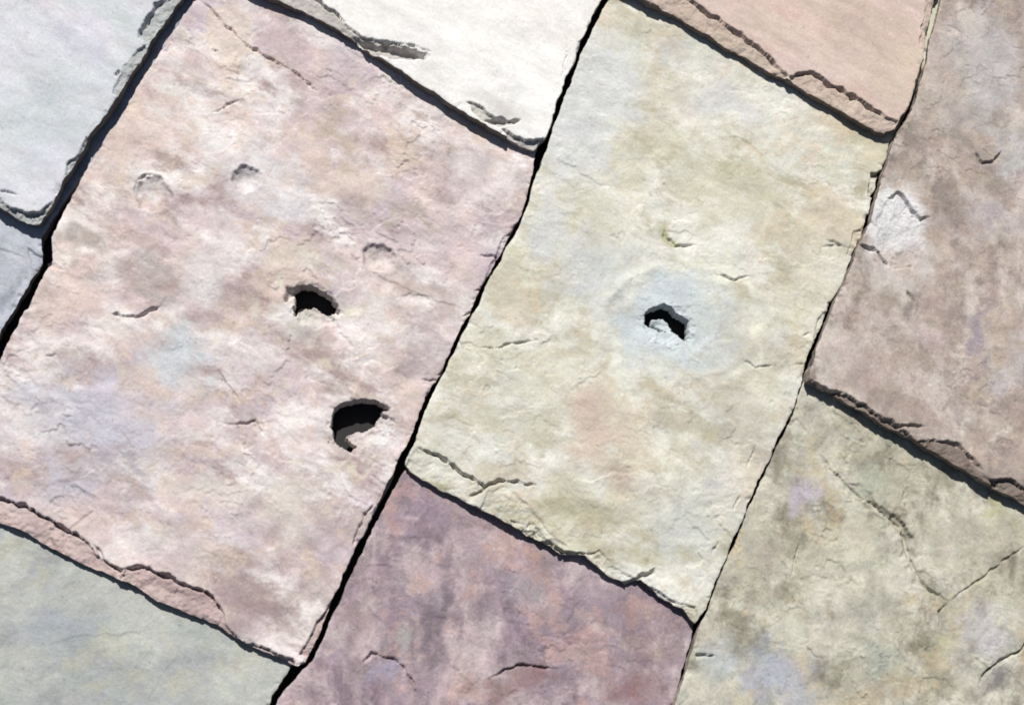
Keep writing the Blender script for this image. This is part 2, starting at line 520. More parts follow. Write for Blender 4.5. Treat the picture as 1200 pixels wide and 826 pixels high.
M_ivory = slate_material('smooth_ivory_slate', (252, 249, 242), (253, 251, 246), (254, 252, 248), (242, 237, 230), (250, 246, 238), seed=1, scale=11, grain=.08, bump=.2)
M_bluewhite = slate_material('smooth_blue_white_slate', (221, 223, 224), (226, 226, 233), (211, 216, 217), (232, 227, 231), seed=2, scale=13, grain=.09, bump=.25)
M_pink = slate_material('pink_grey_slate', (231, 211, 203), (210, 195, 200), (247, 240, 235), (180, 160, 155), (226, 206, 188), seed=3, streak=5, stretch=1.7, scale=17, grain=.10)
M_cream = slate_material('cream_green_slate', (218, 214, 190), (231, 230, 220), (241, 239, 226), (194, 187, 160), (220, 204, 178), seed=4, streak=15, stretch=1.5, scale=16, grain=.09)
M_peach = slate_material('smooth_peach_slate', (222, 198, 186), (213, 187, 176), (216, 198, 180), (230, 209, 199), seed=5, scale=14, grain=.10, bump=.25)
M_brown = slate_material('brown_grey_slate', (192, 175, 162), (176, 161, 151), (214, 202, 193), (152, 139, 131), (202, 184, 166), seed=6, streak=-70, stretch=1.2, scale=19, grain=.115)
M_stone = slate_material('sage_stone_slate', (196, 191, 170), (184, 182, 168), (218, 214, 197), (150, 144, 126), (206, 190, 156), seed=7, streak=-65, stretch=1.2, scale=19, grain=.115)
M_plum = slate_material('plum_slate', (183, 163, 166), (163, 146, 154), (207, 190, 190), (147, 129, 137), (200, 168, 160), seed=8, streak=-63, stretch=1.35, scale=18, grain=.12)
M_mist = slate_material('grey_green_slate', (192, 194, 186), (180, 183, 183), (204, 206, 196), (168, 172, 170), (196, 194, 176), seed=9, streak=25, stretch=1.6, scale=18, grain=.09)
M_steel = slate_material('blue_grey_slate', (200, 202, 210), (208, 210, 220), (190, 194, 202), (178, 182, 190), (196, 200, 208), seed=10, scale=24, grain=.10)

# --- joints (edges of neighbouring slates)
A_left = [(225, 2), (178, 78), (131, 151), (92, 218), (61, 280), (62, 308), (38, 356), (8, 412), uv(199, 450), uv(206, 517)]
A_right = [(694, -4), (654, 96), (628, 176), (616, 236), (607, 258), (597, 276), (569, 329), (547, 371), (497, 474), (462, 551), (437, 600), (397, 690), (358, 776)]
A_tail = [uv(206, 517), (0, 613), (30, 625), (66, 645), (100, 662), (140, 678), (168, 694), (200, 711), (225, 720),
          (260, 737), (290, 755), (322, 769), (350, 781), (358, 776)]
WM_left = [uv(205, -500), uv(205, -142)]
WM_right = [(713, -18), (703, 2), (678, 55), (664, 92), (650, 128), (638, 166)]
WM_tail = [uv(205, -142), (300, -2), (350, 16), (380, 32), (402, 44), (424, 62), (448, 76), (500, 110), (545, 140), (582, 161), (608, 174), (624, 180), (638, 166)]
UL_right = [(217, 0), (190, 36), (170, 72), (148, 105), (124, 144), (100, 184), (82, 214), (64, 250), (50, 270)]
UL_left = [uv(-240, -150), uv(-240, 219)]
UL_tail = [uv(-240, 219), (-60, 214), (0, 245), (18, 260), (36, 270), (50, 270)]
GR_left = [uv(-240, 300), uv(-240, 850)]
GR_right = [(50, 280), (50, 298), (48, 312), (38, 330), (17, 366), (-8, 408), uv(190, 450), uv(196, 850)]
GR_tail = [uv(-240, 850), uv(196, 850)]
PE_left = [(742, -72), (716, -16)]
PE_right = [(1100, -16), (1092, 2), (1086, 28), (1079, 62), (1070, 98), (1059, 130), (1044, 156)]
PE_tail = [(716, -16), (748, 2), (800, 30), (850, 62), (905, 93), (930, 104), (975, 132), (1010, 152), (1033, 161), (1044, 156)]
B_left = [(722, -14), (708, 10), (683, 62), (669, 98), (655, 134), (641, 174), (622, 222), (618.5, 238), (610.5, 260), (600.5, 279), (573, 332), (551.5, 374), (501.5, 477), (470, 554)]
B_right = [(1046, 164), (1038, 186), (1027, 216), (1012, 264), (999, 296), (983, 335), (963, 377), (948, 411), (938, 444), (926, 481),
           (903, 530), (888, 562), (866, 611), (843, 664), (824, 714), (812, 731)]
B_tail = [(480, 554), (510, 572), (542, 588), (585, 610), (610, 624), (640, 639), (655, 650), (683, 652), (700, 666), (730, 685),
          (748, 680), (770, 699), (795, 714), (812, 731)]
B_left[-1] = (474, 546)
BR_left = [(1103, 0), (1092, 40), (1080, 88), (1066, 132), (1046, 165), (1036.5, 188), (1028.5, 217), (1013.5, 265), (1000, 297), (984, 336), (965, 378), (950, 412), (943, 446)]
BR_right = [uv(1490, -500), uv(1496, -35)]
BR_tail = [(941, 450), (985, 474), (1030, 500), (1060, 517), (1110, 546), (1160, 575), (1200, 597), uv(1496, -35)]
C_left = [(937, 456), (929, 485), (906, 532), (891, 564), (869, 613), (846, 666), (827, 716), (816, 740), (805, 779), (789, 826), uv(1078, 500), uv(1082, 612)]
C_right = [uv(1492, 50), uv(1496, 610)]
C_tail = [uv(1082, 612), uv(1496, 610)]
PU_left = [(482, 540), (468, 561), (444, 604), (404, 693), (367, 774), (336, 806), (325, 826), uv(702, 700), uv(706, 890)]
PU_right = [(845, 650), (813, 735), (803, 775), (787, 826), uv(1072, 500), uv(1076, 890)]
PU_tail = [uv(706, 890), uv(1076, 890)]
GG_left = [uv(215, 470), uv(215, 1160)]
GG_right = [(366, 740), (330, 796), (314, 826), uv(695, 700), uv(700, 1160)]
GG_tail = [uv(215, 1160), uv(700, 1160)]

def y_of(p): return float(unproject([p])[0, 1])

# --- features
def grow(poly, f):
    p = np.asarray(poly, float); m = p.mean(0)
    return m + (p - m) * f

def feats_A(h, x, y, hole, px, py):
    # chipped tail
    f_ledge(h, x, y, [(-60, 556), (0, 584), (40, 598), (72, 618), (102, 633), (114, 652), (136, 664), (150, 676), (128, 688), (60, 668), (0, 640), (-80, 600)], 2.6, .7)
    f_ledge(h, x, y, [(140, 682), (152, 666), (176, 667), (212, 683), (246, 696), (262, 718), (272, 742), (290, 770), (240, 760), (180, 722)], 2.4, .8)
    f_ledge(h, x, y, [(286, 752), (318, 762), (347, 775), (340, 800), (290, 780)], 3.2, .6)
    f_groove(h, x, y, [(0, 585), (40, 599), (72, 619), (100, 634)], 2.2, 2.2)
    f_groove(h, x, y, [(138, 672), (152, 666), (176, 668), (212, 684), (246, 697), (264, 722)], 2.0, 2.0)
    f_groove(h, x, y, [(110, 640), (128, 662), (150, 672)], 1.8, 1.5)
    # bruised right margin
    f_ledge(h, x, y, [(392, 702), (398, 706), (384, 738), (364, 772), (352, 768), (374, 726)], 2.6, .6)
    f_groove(h, x, y, [(436, 592), (428, 604), (420, 622), (415, 640)], 1.8, 1.6)
    f_ledge(h, x, y, [(590, 278), (600, 270), (612, 254), (612, 280), (575, 336), (562, 340), (572, 318)], 1.2, .8)
    for p in ([(555, 342), (575, 340)], [(540, 372), (556, 366)], [(512, 440), (524, 436)], [(492, 448), (516, 446)], [(560, 300), (588, 302)]):
        f_groove(h, x, y, p, 1.7, 1.0)
    # long fracture from the top and the swelling below it
    f_groove(h, x, y, [(236, 0), (262, 26), (278, 44), (292, 56), (326, 74), (350, 90), (372, 108)], 2.0, 1.6, .1)
    f_scarp(h, x, y, [(372, 108), (350, 90), (326, 74), (292, 56), (262, 26), (240, 2)], .6, 30)
    f_dent(h, x, y, 392, 150, 60, 16, .9, .9)
    f_dent(h, x, y, 490, 336, 66, 15, 1.3, .42)
    f_scarp(h, x, y, [(560, 372), (520, 356), (470, 338), (432, 318), (412, 300)], -.9, 40)
    # small scars
    f_scarp(h, x, y, [(286, 118), (280, 100), (276, 82), (286, 72)], 1.0, 14)
    f_groove(h, x, y, [(284, 118), (268, 124), (248, 136)], 1.6, 1.0)
    f_groove(h, x, y, [(134, 372), (160, 374), (172, 368), (186, 362)], 1.9, 1.5)
    f_scarp(h, x, y, [(134, 372), (160, 374), (172, 368), (188, 360), (196, 345)], .8, 18)
    f_groove(h, x, y, [(254, 434), (266, 452), (282, 476)], 1.9, 1.4)
    f_groove(h, x, y, [(258, 498), (280, 499), (300, 494), (312, 518)], 2.2, 1.4)
    f_scarp(h, x, y, [(316, 522), (302, 494), (282, 499), (254, 497)], .9, 16)
    f_groove(h, x, y, [(52, 420), (72, 421)], 1.5, .9)
    f_groove(h, x, y, [(258, 62), (246, 60)], 1.5, .8)
    f_scarp(h, x, y, [(210, 305), (196, 308), (186, 302)], .7, 12)
    f_scarp(h, x, y, [(60, 640), (110, 600), (90, 575)], .8, 24)
    f_scarp(h, x, y, [(120, 590), (96, 574), (76, 560)], -.7, 30)
    f_scarp(h, x, y, [(340, 640), (326, 636), (318, 650)], .6, 14)
    f_scarp(h, x, y, [(480, 250), (452, 262), (430, 276)], .6, 16)
    # shallow hail dents
    f_cap(h, x, y, 288, 212, 17, 15, 6.6, .4)
    f_cap(h, x, y, 179, 229, 23, 21, 5.6, .3)
    f_groove(h, x, y, [(158, 224), (162, 213), (172, 207), (186, 207)], 2.2, 1.0)
    f_cap(h, x, y, 444, 304, 21, 17, 5.8, .3)
    f_scarp(h, x, y, [(430, 304), (432, 293), (450, 290)], -.5, 8)
    f_dent(h, x, y, 318, 150, 9, 8, .7); f_dent(h, x, y, 318, 262, 14, 10, .8)
    f_dent(h, x, y, 210, 262, 24, 14, .9, .6)
    # hail hole: crater and ragged opening
    f_spall(h, x, y, 362, 357, 36, 26, 4.2, .35)
    poly = [(346, 343), (356, 338), (368, 339), (376, 345), (386, 350), (391, 360), (386, 368), (376, 366), (368, 360), (358, 361), (350, 368), (346, 362), (349, 352)]
    poly = grow(poly, 1.12)
    k = near(px, py, poly, 6); c = in_poly(x[k], y[k], poly)
    hole[k[c]] = True
    f_groove(h, x, y, [(333, 354), (340, 344), (350, 340)], 4.5, 2.6)
    f_groove(h, x, y, [(388, 362), (397, 368)], 2.4, 2.6)
    f_groove(h, x, y, [(352, 362), (346, 372)], 3.5, 2.6)
    f_ledge(h, x, y, [(352, 362), (366, 362), (378, 368), (390, 371), (392, 380), (370, 388), (350, 380)], 1.4, .6)
    # second, larger hole with a loose lip left in it
    f_spall(h, x, y, 424, 500, 40, 34, 5.0, -.2)
    poly = [(393, 486), (400, 478), (416, 474), (436, 472), (446, 477), (451, 485), (444, 486), (440, 492), (438, 499), (430, 503), (416, 505),
            (408, 509), (406, 514), (412, 519), (418, 523), (413, 527), (402, 522), (394, 513), (391, 498)]
    poly = grow(poly, 1.12)
    k = near(px, py, poly, 6); c = in_poly(x[k], y[k], poly)
    hole[k[c]] = True
    f_ledge(h, x, y, [(406, 512), (416, 504), (432, 503), (441, 488), (453, 488), (450, 506), (436, 518), (422, 526), (406, 516)], 1.6, .7)
    f_scarp(h, x, y, [(310, 508), (322, 470), (352, 446)], -.25, 20)
    f_ring(h, x, y, 405, 482, 98, 66, .28, 5)
    f_ring(h, x, y, 362, 352, 60, 48, .15, 4)

def feats_B(h, x, y, hole, px, py):
    f_spall(h, x, y, 782, 384, 34, 28, 4.0, .3)
    poly = [(756, 380), (757, 371), (765, 363), (776, 361), (786, 364), (793, 371), (802, 378), (804, 390), (801, 401), (792, 395), (787, 386),
            (784, 378), (776, 373), (766, 374), (766, 380), (774, 384), (780, 388), (772, 389), (760, 383)]
    poly = grow(poly, 1.12)
    k = near(px, py, poly, 6); c = in_poly(x[k], y[k], poly)
    hole[k[c]] = True
    f_ledge(h, x, y, [(764, 373), (776, 370), (786, 377), (788, 388), (776, 387), (764, 381)], 3.0, 1.0)
    f_dent(h, x, y, 778, 402, 30, 16, 1.0, .3)
    f_ring(h, x, y, 798, 378, 92, 66, .5, 5)
    f_ring(h, x, y, 775, 372, 66, 54, .25, 4)
    # broken tail
    f_ledge(h, x, y, [(486, 528), (512, 536), (545, 558), (566, 575), (556, 586), (540, 596), (500, 580), (470, 556)], 1.1, .5)
    f_groove(h, x, y, [(490, 528), (514, 537), (545, 558), (566, 573), (582, 565), (606, 566), (626, 570)], 2.1, 2.4)
    f_groove(h, x, y, [(567, 574), (548, 586)], 1.8, 1.6)
    f_ledge(h, x, y, [(570, 578), (592, 572), (616, 590), (640, 622), (664, 644), (652, 660), (600, 632), (560, 600)], .9, .6)
    f_scarp(h, x, y, [(668, 650), (656, 630), (640, 612), (632, 606)], 1.0, 10)
    f_ledge(h, x, y, [(596, 612), (622, 616), (648, 640), (662, 652), (640, 654), (604, 634)], 1.6, .8)
    f_groove(h, x, y, [(640, 638), (658, 650), (684, 650)], 2.4, 2.2)
    f_ledge(h, x, y, [(684, 650), (700, 645), (722, 668), (742, 678), (730, 696), (700, 676)], 1.0, .7)
    f_groove(h, x, y, [(728, 684), (748, 678), (764, 668)], 2.3, 2.4)
    f_ledge(h, x, y, [(752, 686), (772, 696), (790, 706), (812, 712), (818, 740), (780, 716)], 1.6, .6)
    # right margin
    for p in ([(960, 292), (980, 289), (1000, 291)], [(966, 282), (990, 290)], [(948, 392), (936, 396)], [(926, 430), (940, 428)], [(884, 524), (872, 550)],
              [(864, 580), (856, 600)], [(838, 636), (832, 652)]):
        f_groove(h, x, y, p, 1.7, .9)
    f_ledge(h, x, y, [(958, 372), (966, 366), (975, 372), (962, 400), (950, 400)], 1.6, .6)
    f_ledge(h, x, y, [(1000, 274), (1016, 262), (1012, 290), (998, 304), (990, 300)], 1.4, .6)
    f_ledge(h, x, y, [(1020, 204), (1036, 200), (1030, 230), (1018, 232)], 4.0, .8)
    # surface scars
    f_groove(h, x, y, [(775, 264), (780, 280), (790, 290), (818, 290)], 2.0, 1.4)
    f_scarp(h, x, y, [(818, 292), (790, 290), (778, 276), (772, 258)], .8, 16)
    f_groove(h, x, y, [(556, 410), (580, 411), (606, 404), (632, 399)], 1.9, 1.4)
    f_scarp(h, x, y, [(640, 398), (606, 404), (580, 411), (548, 410)], .7, 18)
    f_groove(h, x, y, [(838, 325), (862, 328), (880, 326)], 2.2, 1.2)
    f_groove(h, x, y, [(866, 424), (884, 432), (908, 430)], 1.8, 1.0)
    f_scarp(h, x, y, [(760, 560), (720, 556), (690, 566), (660, 560)], .8, 26)
    f_scarp(h, x, y, [(860, 400), (836, 402), (822, 396)], .5, 12)
    f_dent(h, x, y, 868, 298, 20, 16, -1.0); f_dent(h, x, y, 690, 400, 40, 26, .8)
    f_dent(h, x, y, 700, 570, 30, 10, .8, .3); f_dent(h, x, y, 783, 62, 12, 10, .7)
    f_scarp(h, x, y, [(900, 150), (880, 112), (850, 106), (838, 90)], .5, 24)
    f_scarp(h, x, y, [(900, 190), (868, 164), (846, 160)], -.6, 24)

def feats_WM(h, x, y, hole, px, py):
    f_ledge(h, x, y, [(300, -14), (352, -2), (376, 8), (392, 20), (404, 34), (424, 62), (380, 40), (330, 14), (290, 0)], 1.8, .5)
    f_groove(h, x, y, [(352, -4), (374, 8), (390, 21), (406, 34)], 1.8, 1.8)
    f_ledge(h, x, y, [(408, 40), (432, 52), (470, 60), (500, 74), (476, 76), (452, 74), (436, 72)], 2.6, .7)
    f_groove(h, x, y, [(412, 52), (440, 62), (466, 66), (500, 74)], 5.0, 3.4)
    f_groove(h, x, y, [(432, 52), (450, 56), (476, 60), (506, 68)], 2.0, 1.4)
    f_ledge(h, x, y, [(546, 124), (560, 130), (580, 146), (606, 149), (584, 156), (560, 148)], 2.2, .7)
    f_groove(h, x, y, [(566, 146), (584, 148), (606, 147)], 2.6, 2.2)
    f_ledge(h, x, y, [(586, 156), (604, 166), (622, 171), (634, 166), (640, 176), (622, 186), (600, 178)], 4.0, .8)
    f_groove(h, x, y, [(655, 100), (660, 80), (664, 56)], 1.4, .7)
    f_dent(h, x, y, 580, 98, 8, 8, .6)

def feats_UL(h, x, y, hole, px, py):
    f_ledge(h, x, y, [(206, -4), (200, 4), (186, 14), (174, 32), (166, 52), (172, 58), (182, 50), (200, 30), (216, 6)], 2.8, .8)
    f_groove(h, x, y, [(206, -2), (186, 14), (174, 32), (165, 52)], 2.6, 2.6)
    f_ledge(h, x, y, [(176, 66), (170, 62), (156, 74), (142, 100), (134, 118), (142, 122)], 1.6, .8)
    f_ledge(h, x, y, [(104, 170), (96, 190), (82, 200), (80, 214), (90, 212), (112, 176)], 2.0, .8)
    f_groove(h, x, y, [(144, 92), (138, 100)], 2.0, 1.4)
    f_ledge(h, x, y, [(-10, 232), (14, 248), (34, 258), (52, 258), (66, 244), (72, 246), (52, 282), (20, 272), (-10, 256)], 2.8, 1.2)
    f_groove(h, x, y, [(-10, 232), (10, 234), (28, 241)], 1.6, 1.0)

def feats_GR(h, x, y, hole, px, py):
    f_ledge(h, x, y, [(34, 292), (52, 304), (60, 300), (50, 324), (42, 334)], 1.2, .5)
    f_scarp(h, x, y, [(-20, 286), (14, 296), (34, 306)], .8, 20)
    f_dent(h, x, y, 14, 345, 12, 40, .8, .5)

def feats_PE(h, x, y, hole, px, py):
    f_ledge(h, x, y, [(735, -30), (806, 6), (836, 27), (862, 46), (890, 65), (908, 84), (920, 97), (905, 104), (850, 74), (790, 40)], 2.6, .7)
    f_groove(h, x, y, [(800, 4), (836, 27), (862, 46), (890, 66), (908, 86)], 1.8, 1.8)
    f_ledge(h, x, y, [(920, 98), (932, 91), (950, 91), (976, 108), (1010, 128), (1030, 140), (1046, 150), (1036, 170), (980, 142), (930, 114)], 2.4, .7)
    f_groove(h, x, y, [(926, 94), (948, 91), (976, 109), (1010, 129), (1030, 141)], 2.0, 2.0)
    f_ledge(h, x, y, [(1082, 0), (1080, 30), (1074, 56), (1080, 62), (1092, 30), (1098, 0)], 1.8, .6)
    f_groove(h, x, y, [(1080, 4), (1080, 26), (1074, 54)], 1.5, 1.0)

def feats_BR(h, x, y, hole, px, py):
    f_ledge(h, x, y, [(938, 446), (962, 462), (985, 464), (1004, 478), (1026, 494), (1050, 506), (1066, 524), (1020, 504), (970, 478)], 3.6, 1.2)
    f_groove(h, x, y, [(950, 454), (966, 464), (984, 464)], 2.4, 2.2)
    f_groove(h, x, y, [(1022, 490), (1044, 503), (1076, 504)], 1.9, 1.7)
    f_ledge(h, x, y, [(1066, 522), (1082, 518), (1108, 522), (1124, 534), (1146, 562), (1168, 574), (1150, 578), (1100, 548)], 1.6, .6)
    f_groove(h, x, y, [(1076, 518), (1108, 522), (1124, 533), (1144, 558)], 1.9, 1.8)
    f_ledge(h, x, y, [(1150, 564), (1176, 564), (1192, 574), (1230, 600), (1210, 612), (1160, 584)], 3.4, 1.0)
    f_groove(h, x, y, [(1034, 238), (1046, 231), (1054, 234), (1064, 252), (1072, 262), (1084, 260)], 2.1, 1.9)
    f_scarp(h, x, y, [(1034, 238), (1046, 231), (1054, 234), (1064, 252), (1072, 262), (1084, 260)], .9, 20)
    f_ledge(h, x, y, [(1034, 240), (1048, 231), (1056, 236), (1066, 254), (1080, 264), (1078, 292), (1062, 318), (1040, 322), (1024, 296), (1022, 262)], .7, .5)
    f_groove(h, x, y, [(1003, 293), (1016, 298), (1026, 304), (1034, 316)], 2.4, 2.0)
    f_groove(h, x, y, [(1140, 184), (1148, 194), (1160, 192), (1170, 182)], 1.9, 1.6)
    f_scarp(h, x, y, [(1132, 178), (1148, 195), (1160, 193), (1176, 180)], .7, 10)
    f_groove(h, x, y, [(1056, 346), (1066, 360)], 2.0, 1.5)
    f_dent(h, x, y, 1082, 402, 16, 22, -1.0, -.3); f_dent(h, x, y, 1150, 60, 50, 40, -.9)
    for i in range(14):
        r = random.Random(50 + i)
        f_scarp(h, x, y, [(1040 + 160 * r.random() + 0, 300 + 250 * r.random())] * 1 + [(1060 + 130 * r.random(), 300 + 230 * r.random())], .0, 5)

def feats_C(h, x, y, hole, px, py):
    f_groove(h, x, y, [(962, 535), (1000, 576), (1045, 608), (1060, 630), (1070, 668), (1086, 690), (1110, 704)], 12, .9)
    f_groove(h, x, y, [(1064, 560), (1066, 600), (1060, 632)], 9, .8)
    f_groove(h, x, y, [(1030, 592), (1058, 616), (1068, 640)], 5, 1.4)
    f_dent(h, x, y, 1040, 740, 40, 16, .9, 1.2); f_dent(h, x, y, 1000, 650, 36, 30, -1.0)
    f_groove(h, x, y, [(962, 535), (975, 553), (1000, 576), (1022, 592), (1045, 608), (1060, 630), (1070, 668), (1086, 690), (1110, 704)], 2.8, 1.5, .1)
    f_scarp(h, x, y, [(1112, 706), (1086, 690), (1070, 668), (1060, 630), (1040, 606), (1000, 576), (960, 530)], 1.0, 34)
    f_groove(h, x, y, [(1112, 704), (1130, 690), (1152, 676), (1170, 662), (1200, 640)], 2.2, 1.1, .15)
    f_groove(h, x, y, [(1110, 706), (1100, 720), (1100, 736)], 1.8, 1.3)
    f_groove(h, x, y, [(936, 622), (932, 650), (924, 682)], 1.7, 1.0)
    f_groove(h, x, y, [(814, 768), (834, 768)], 1.9, 1.5)
    f_groove(h, x, y, [(940, 758), (958, 772)], 1.8, 1.0)
    f_dent(h, x, y, 1160, 790, 34, 20, 2.0, -.4); f_dent(h, x, y, 1200, 765, 14, 12, 2.2)
    f_groove(h, x, y, [(1146, 800), (1164, 778), (1196, 760), (1206, 752)], 2.2, 1.8)
    f_dent(h, x, y, 900, 780, 30, 40, .9); f_scarp(h, x, y, [(1060, 560), (1064, 600), (1058, 630)], .6, 14)

def feats_PU(h, x, y, hole, px, py):
    f_groove(h, x, y, [(424, 776), (436, 767), (450, 769), (470, 778), (484, 800), (490, 815)], 2.1, 1.6)
    f_scarp(h, x, y, [(490, 815), (480, 790), (466, 775), (444, 767), (426, 776)], .9, 26)
    f_groove(h, x, y, [(566, 798), (586, 788), (606, 779), (630, 781), (658, 783)], 2.0, 1.4)
    f_scarp(h, x, y, [(560, 802), (586, 788), (606, 779), (630, 781), (666, 784)], .8, 26)
    f_dent(h, x, y, 515, 720, 16, 70, 1.0, .15); f_dent(h, x, y, 525, 630, 10, 40, .7, .1)
    f_scarp(h, x, y, [(690, 748), (670, 742), (652, 752)], .7, 12); f_dent(h, x, y, 692, 742, 12, 10, -.9)
    f_scarp(h, x, y, [(660, 735), (668, 720), (680, 700)], .6, 20)

def feats_GG(h, x, y, hole, px, py):
    f_scarp(h, x, y, [(40, 760), (90, 745), (150, 742), (190, 735)], .4, 40)
    f_scarp(h, x, y, [(170, 826), (190, 790), (215, 760)], .35, 30)

S = build_slate
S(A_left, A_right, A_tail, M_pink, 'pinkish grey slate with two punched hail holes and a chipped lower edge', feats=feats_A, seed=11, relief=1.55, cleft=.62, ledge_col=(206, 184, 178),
  tailtop=y_of((620, 180)), stains=[
    (395, 150, 60, 22, .9, (205, 188, 172), .75), (490, 338, 80, 20, .42, (196, 178, 168), .7), (120, 500, 110, 80, .3, (214, 210, 222), .75),
    (210, 420, 60, 50, 0, (216, 222, 224), .7), (300, 215, 70, 50, .3, (240, 236, 236), .7), (80, 560, 60, 40, 0, (210, 208, 216), .6),
    (290, 720, 60, 40, .5, (188, 168, 168), .75), (215, 640, 60, 40, .5, (214, 200, 196), .6), (40, 470, 40, 40, 0, (222, 226, 228), .6),
    (370, 370, 44, 36, 0, (226, 220, 208), .7), (350, 300, 60, 20, 0, (232, 218, 200), .6), (170, 320, 40, 30, 0, (206, 194, 188), .6),
    (500, 420, 60, 60, .9, (206, 192, 194), .65), (550, 200, 70, 50, .4, (224, 212, 210), .6), (340, 600, 50, 60, .2, (234, 224, 212), .65),
    (150, 440, 40, 12, .8, (206, 182, 172), .55), (420, 500, 50, 40, 0, (222, 216, 212), .6), (400, 486, 96, 66, 0, (238, 226, 204), .5, 6), (340, 366, 22, 18, 0, (246, 241, 237), 1.0), (372, 382, 22, 10, 0, (246, 241, 235), .9), (444, 508, 16, 22, .5, (250, 246, 243), 1.2), (372, 500, 16, 30, 0, (232, 226, 224), .7), (362, 352, 58, 48, 0, (240, 232, 214), .7, 7),
    (135, 160, 50, 40, .9, (232, 214, 204), .6), (330, 50, 60, 30, .5, (222, 202, 204), .65), (205, 690, 46, 9, .45, (176, 146, 146), .9), (95, 285, 50, 16, .2, (196, 184, 176), .8), (60, 345, 40, 20, 0, (214, 196, 186), .7), (190, 345, 26, 16, .4, (194, 180, 174), .8), (330, 235, 50, 26, .3, (244, 238, 238), .9), (235, 330, 40, 40, .3, (236, 228, 226), .8), (490, 255, 50, 14, .2, (204, 190, 180), .8), (500, 300, 30, 22, .2, (238, 226, 224), .8), (420, 245, 40, 12, .5, (200, 184, 176), .7), (140, 545, 70, 12, .2, (188, 178, 178), .8), (255, 580, 60, 26, .4, (236, 226, 216), .7)])
S(B_left, B_right, B_tail, M_cream, 'cream and pale green slate with one hail hole in a bluish bruise', feats=feats_B, seed=23, relief=1.4, cleft=.5,
  tailtop=y_of((880, 80)), stains=[
    (798, 378, 96, 68, 0, (254, 251, 228), 2.0, 9), (842, 384, 40, 46, 0, (224, 225, 212), .8), (775, 374, 70, 58, 0, (236, 238, 236), .9, 9),
    (788, 380, 76, 60, 0, (219, 229, 231), 1.4), (700, 320, 70, 60, 0, (224, 225, 221), .8), (690, 130, 60, 100, .4, (234, 235, 231), 1.1), (850, 120, 60, 26, .4, (232, 232, 226), .9), (640, 270, 30, 60, .4, (232, 232, 226), .9), (800, 500, 50, 20, .2, (196, 188, 166), .8), (850, 455, 60, 12, .1, (206, 196, 180), .8),
    (690, 500, 40, 60, .3, (226, 206, 188), .8), (730, 560, 40, 22, .2, (205, 184, 164), .75), (760, 590, 60, 40, .4, (216, 214, 198), .5),
    (585, 340, 50, 30, .9, (214, 208, 184), .7), (860, 230, 90, 50, .3, (226, 222, 196), .75), (940, 320, 40, 60, .3, (232, 226, 206), .7),
    (870, 385, 40, 32, 0, (212, 210, 194), .45), (860, 500, 60, 60, .3, (212, 206, 190), .7), (800, 620, 60, 60, .5, (221, 224, 216), .75),
    (780, 285, 22, 10, .3, (196, 194, 150), .8), (560, 560, 60, 24, .5, (220, 214, 196), .6), (900, 420, 50, 16, .2, (204, 198, 178), .6),
    (820, 60, 50, 40, .4, (226, 226, 214), .6), (790, 60, 16, 14, 0, (198, 200, 204), .6), (960, 160, 60, 20, .5, (222, 222, 206), .6),
    (790, 120, 40, 30, 0, (230, 220, 206), .6), (830, 560, 30, 30, 0, (206, 204, 204), .6), (600, 500, 60, 40, 0, (226, 224, 208), .6)])
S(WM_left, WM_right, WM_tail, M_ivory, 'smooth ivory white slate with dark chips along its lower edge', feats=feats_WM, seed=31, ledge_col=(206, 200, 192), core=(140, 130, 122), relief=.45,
  cleft=.05, lift=.004, stains=[(590, 130, 50, 26, .4, (236, 232, 226), .7), (480, 40, 40, 20, .4, (244, 240, 240), .5)])
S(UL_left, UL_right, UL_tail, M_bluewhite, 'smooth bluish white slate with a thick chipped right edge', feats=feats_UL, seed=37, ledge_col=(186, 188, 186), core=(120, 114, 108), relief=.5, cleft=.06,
  lift=.0085, thick=.0105, stains=[(60, 150, 60, 70, .3, (216, 224, 226), .6), (100, 60, 50, 40, 0, (228, 228, 238), .6)])
S(GR_left, GR_right, GR_tail, M_steel, 'small visible corner of a blue grey slate under the bluish white one', feats=feats_GR, seed=41, relief=.7,
  cleft=.1, lift=.0045, tailtop=y_of((40, 275)), stains=[(14, 345, 12, 40, .5, (160, 164, 176), .7), (30, 320, 14, 16, 0, (206, 208, 216), .7)])
S(PE_left, PE_right, PE_tail, M_peach, 'smooth peach coloured slate with a split lower edge', feats=feats_PE, seed=43, ledge_col=(204, 186, 170), relief=.45, cleft=.05,
  lift=.004, stains=[(1000, 60, 60, 40, 0, (226, 204, 192), .5)])
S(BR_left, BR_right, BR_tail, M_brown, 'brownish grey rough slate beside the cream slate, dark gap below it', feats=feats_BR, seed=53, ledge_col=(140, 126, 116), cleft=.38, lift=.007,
  stains=[
    (1046, 274, 36, 46, .2, (242, 240, 238), 1.4), (1150, 90, 60, 90, .2, (206, 201, 200), .75), (1090, 120, 40, 60, .3, (196, 182, 164), .6),
    (1082, 402, 20, 26, -.3, (214, 196, 190), .8), (1160, 260, 60, 30, .2, (196, 186, 186), .6), (1140, 400, 14, 60, .3, (166, 154, 160), .7),
    (1170, 440, 20, 70, .2, (210, 202, 200), .6), (1000, 430, 60, 30, .4, (190, 174, 166), .6), (1180, 180, 30, 40, 0, (216, 214, 212), .6),
    (1030, 330, 30, 30, .3, (206, 198, 184), .6)])
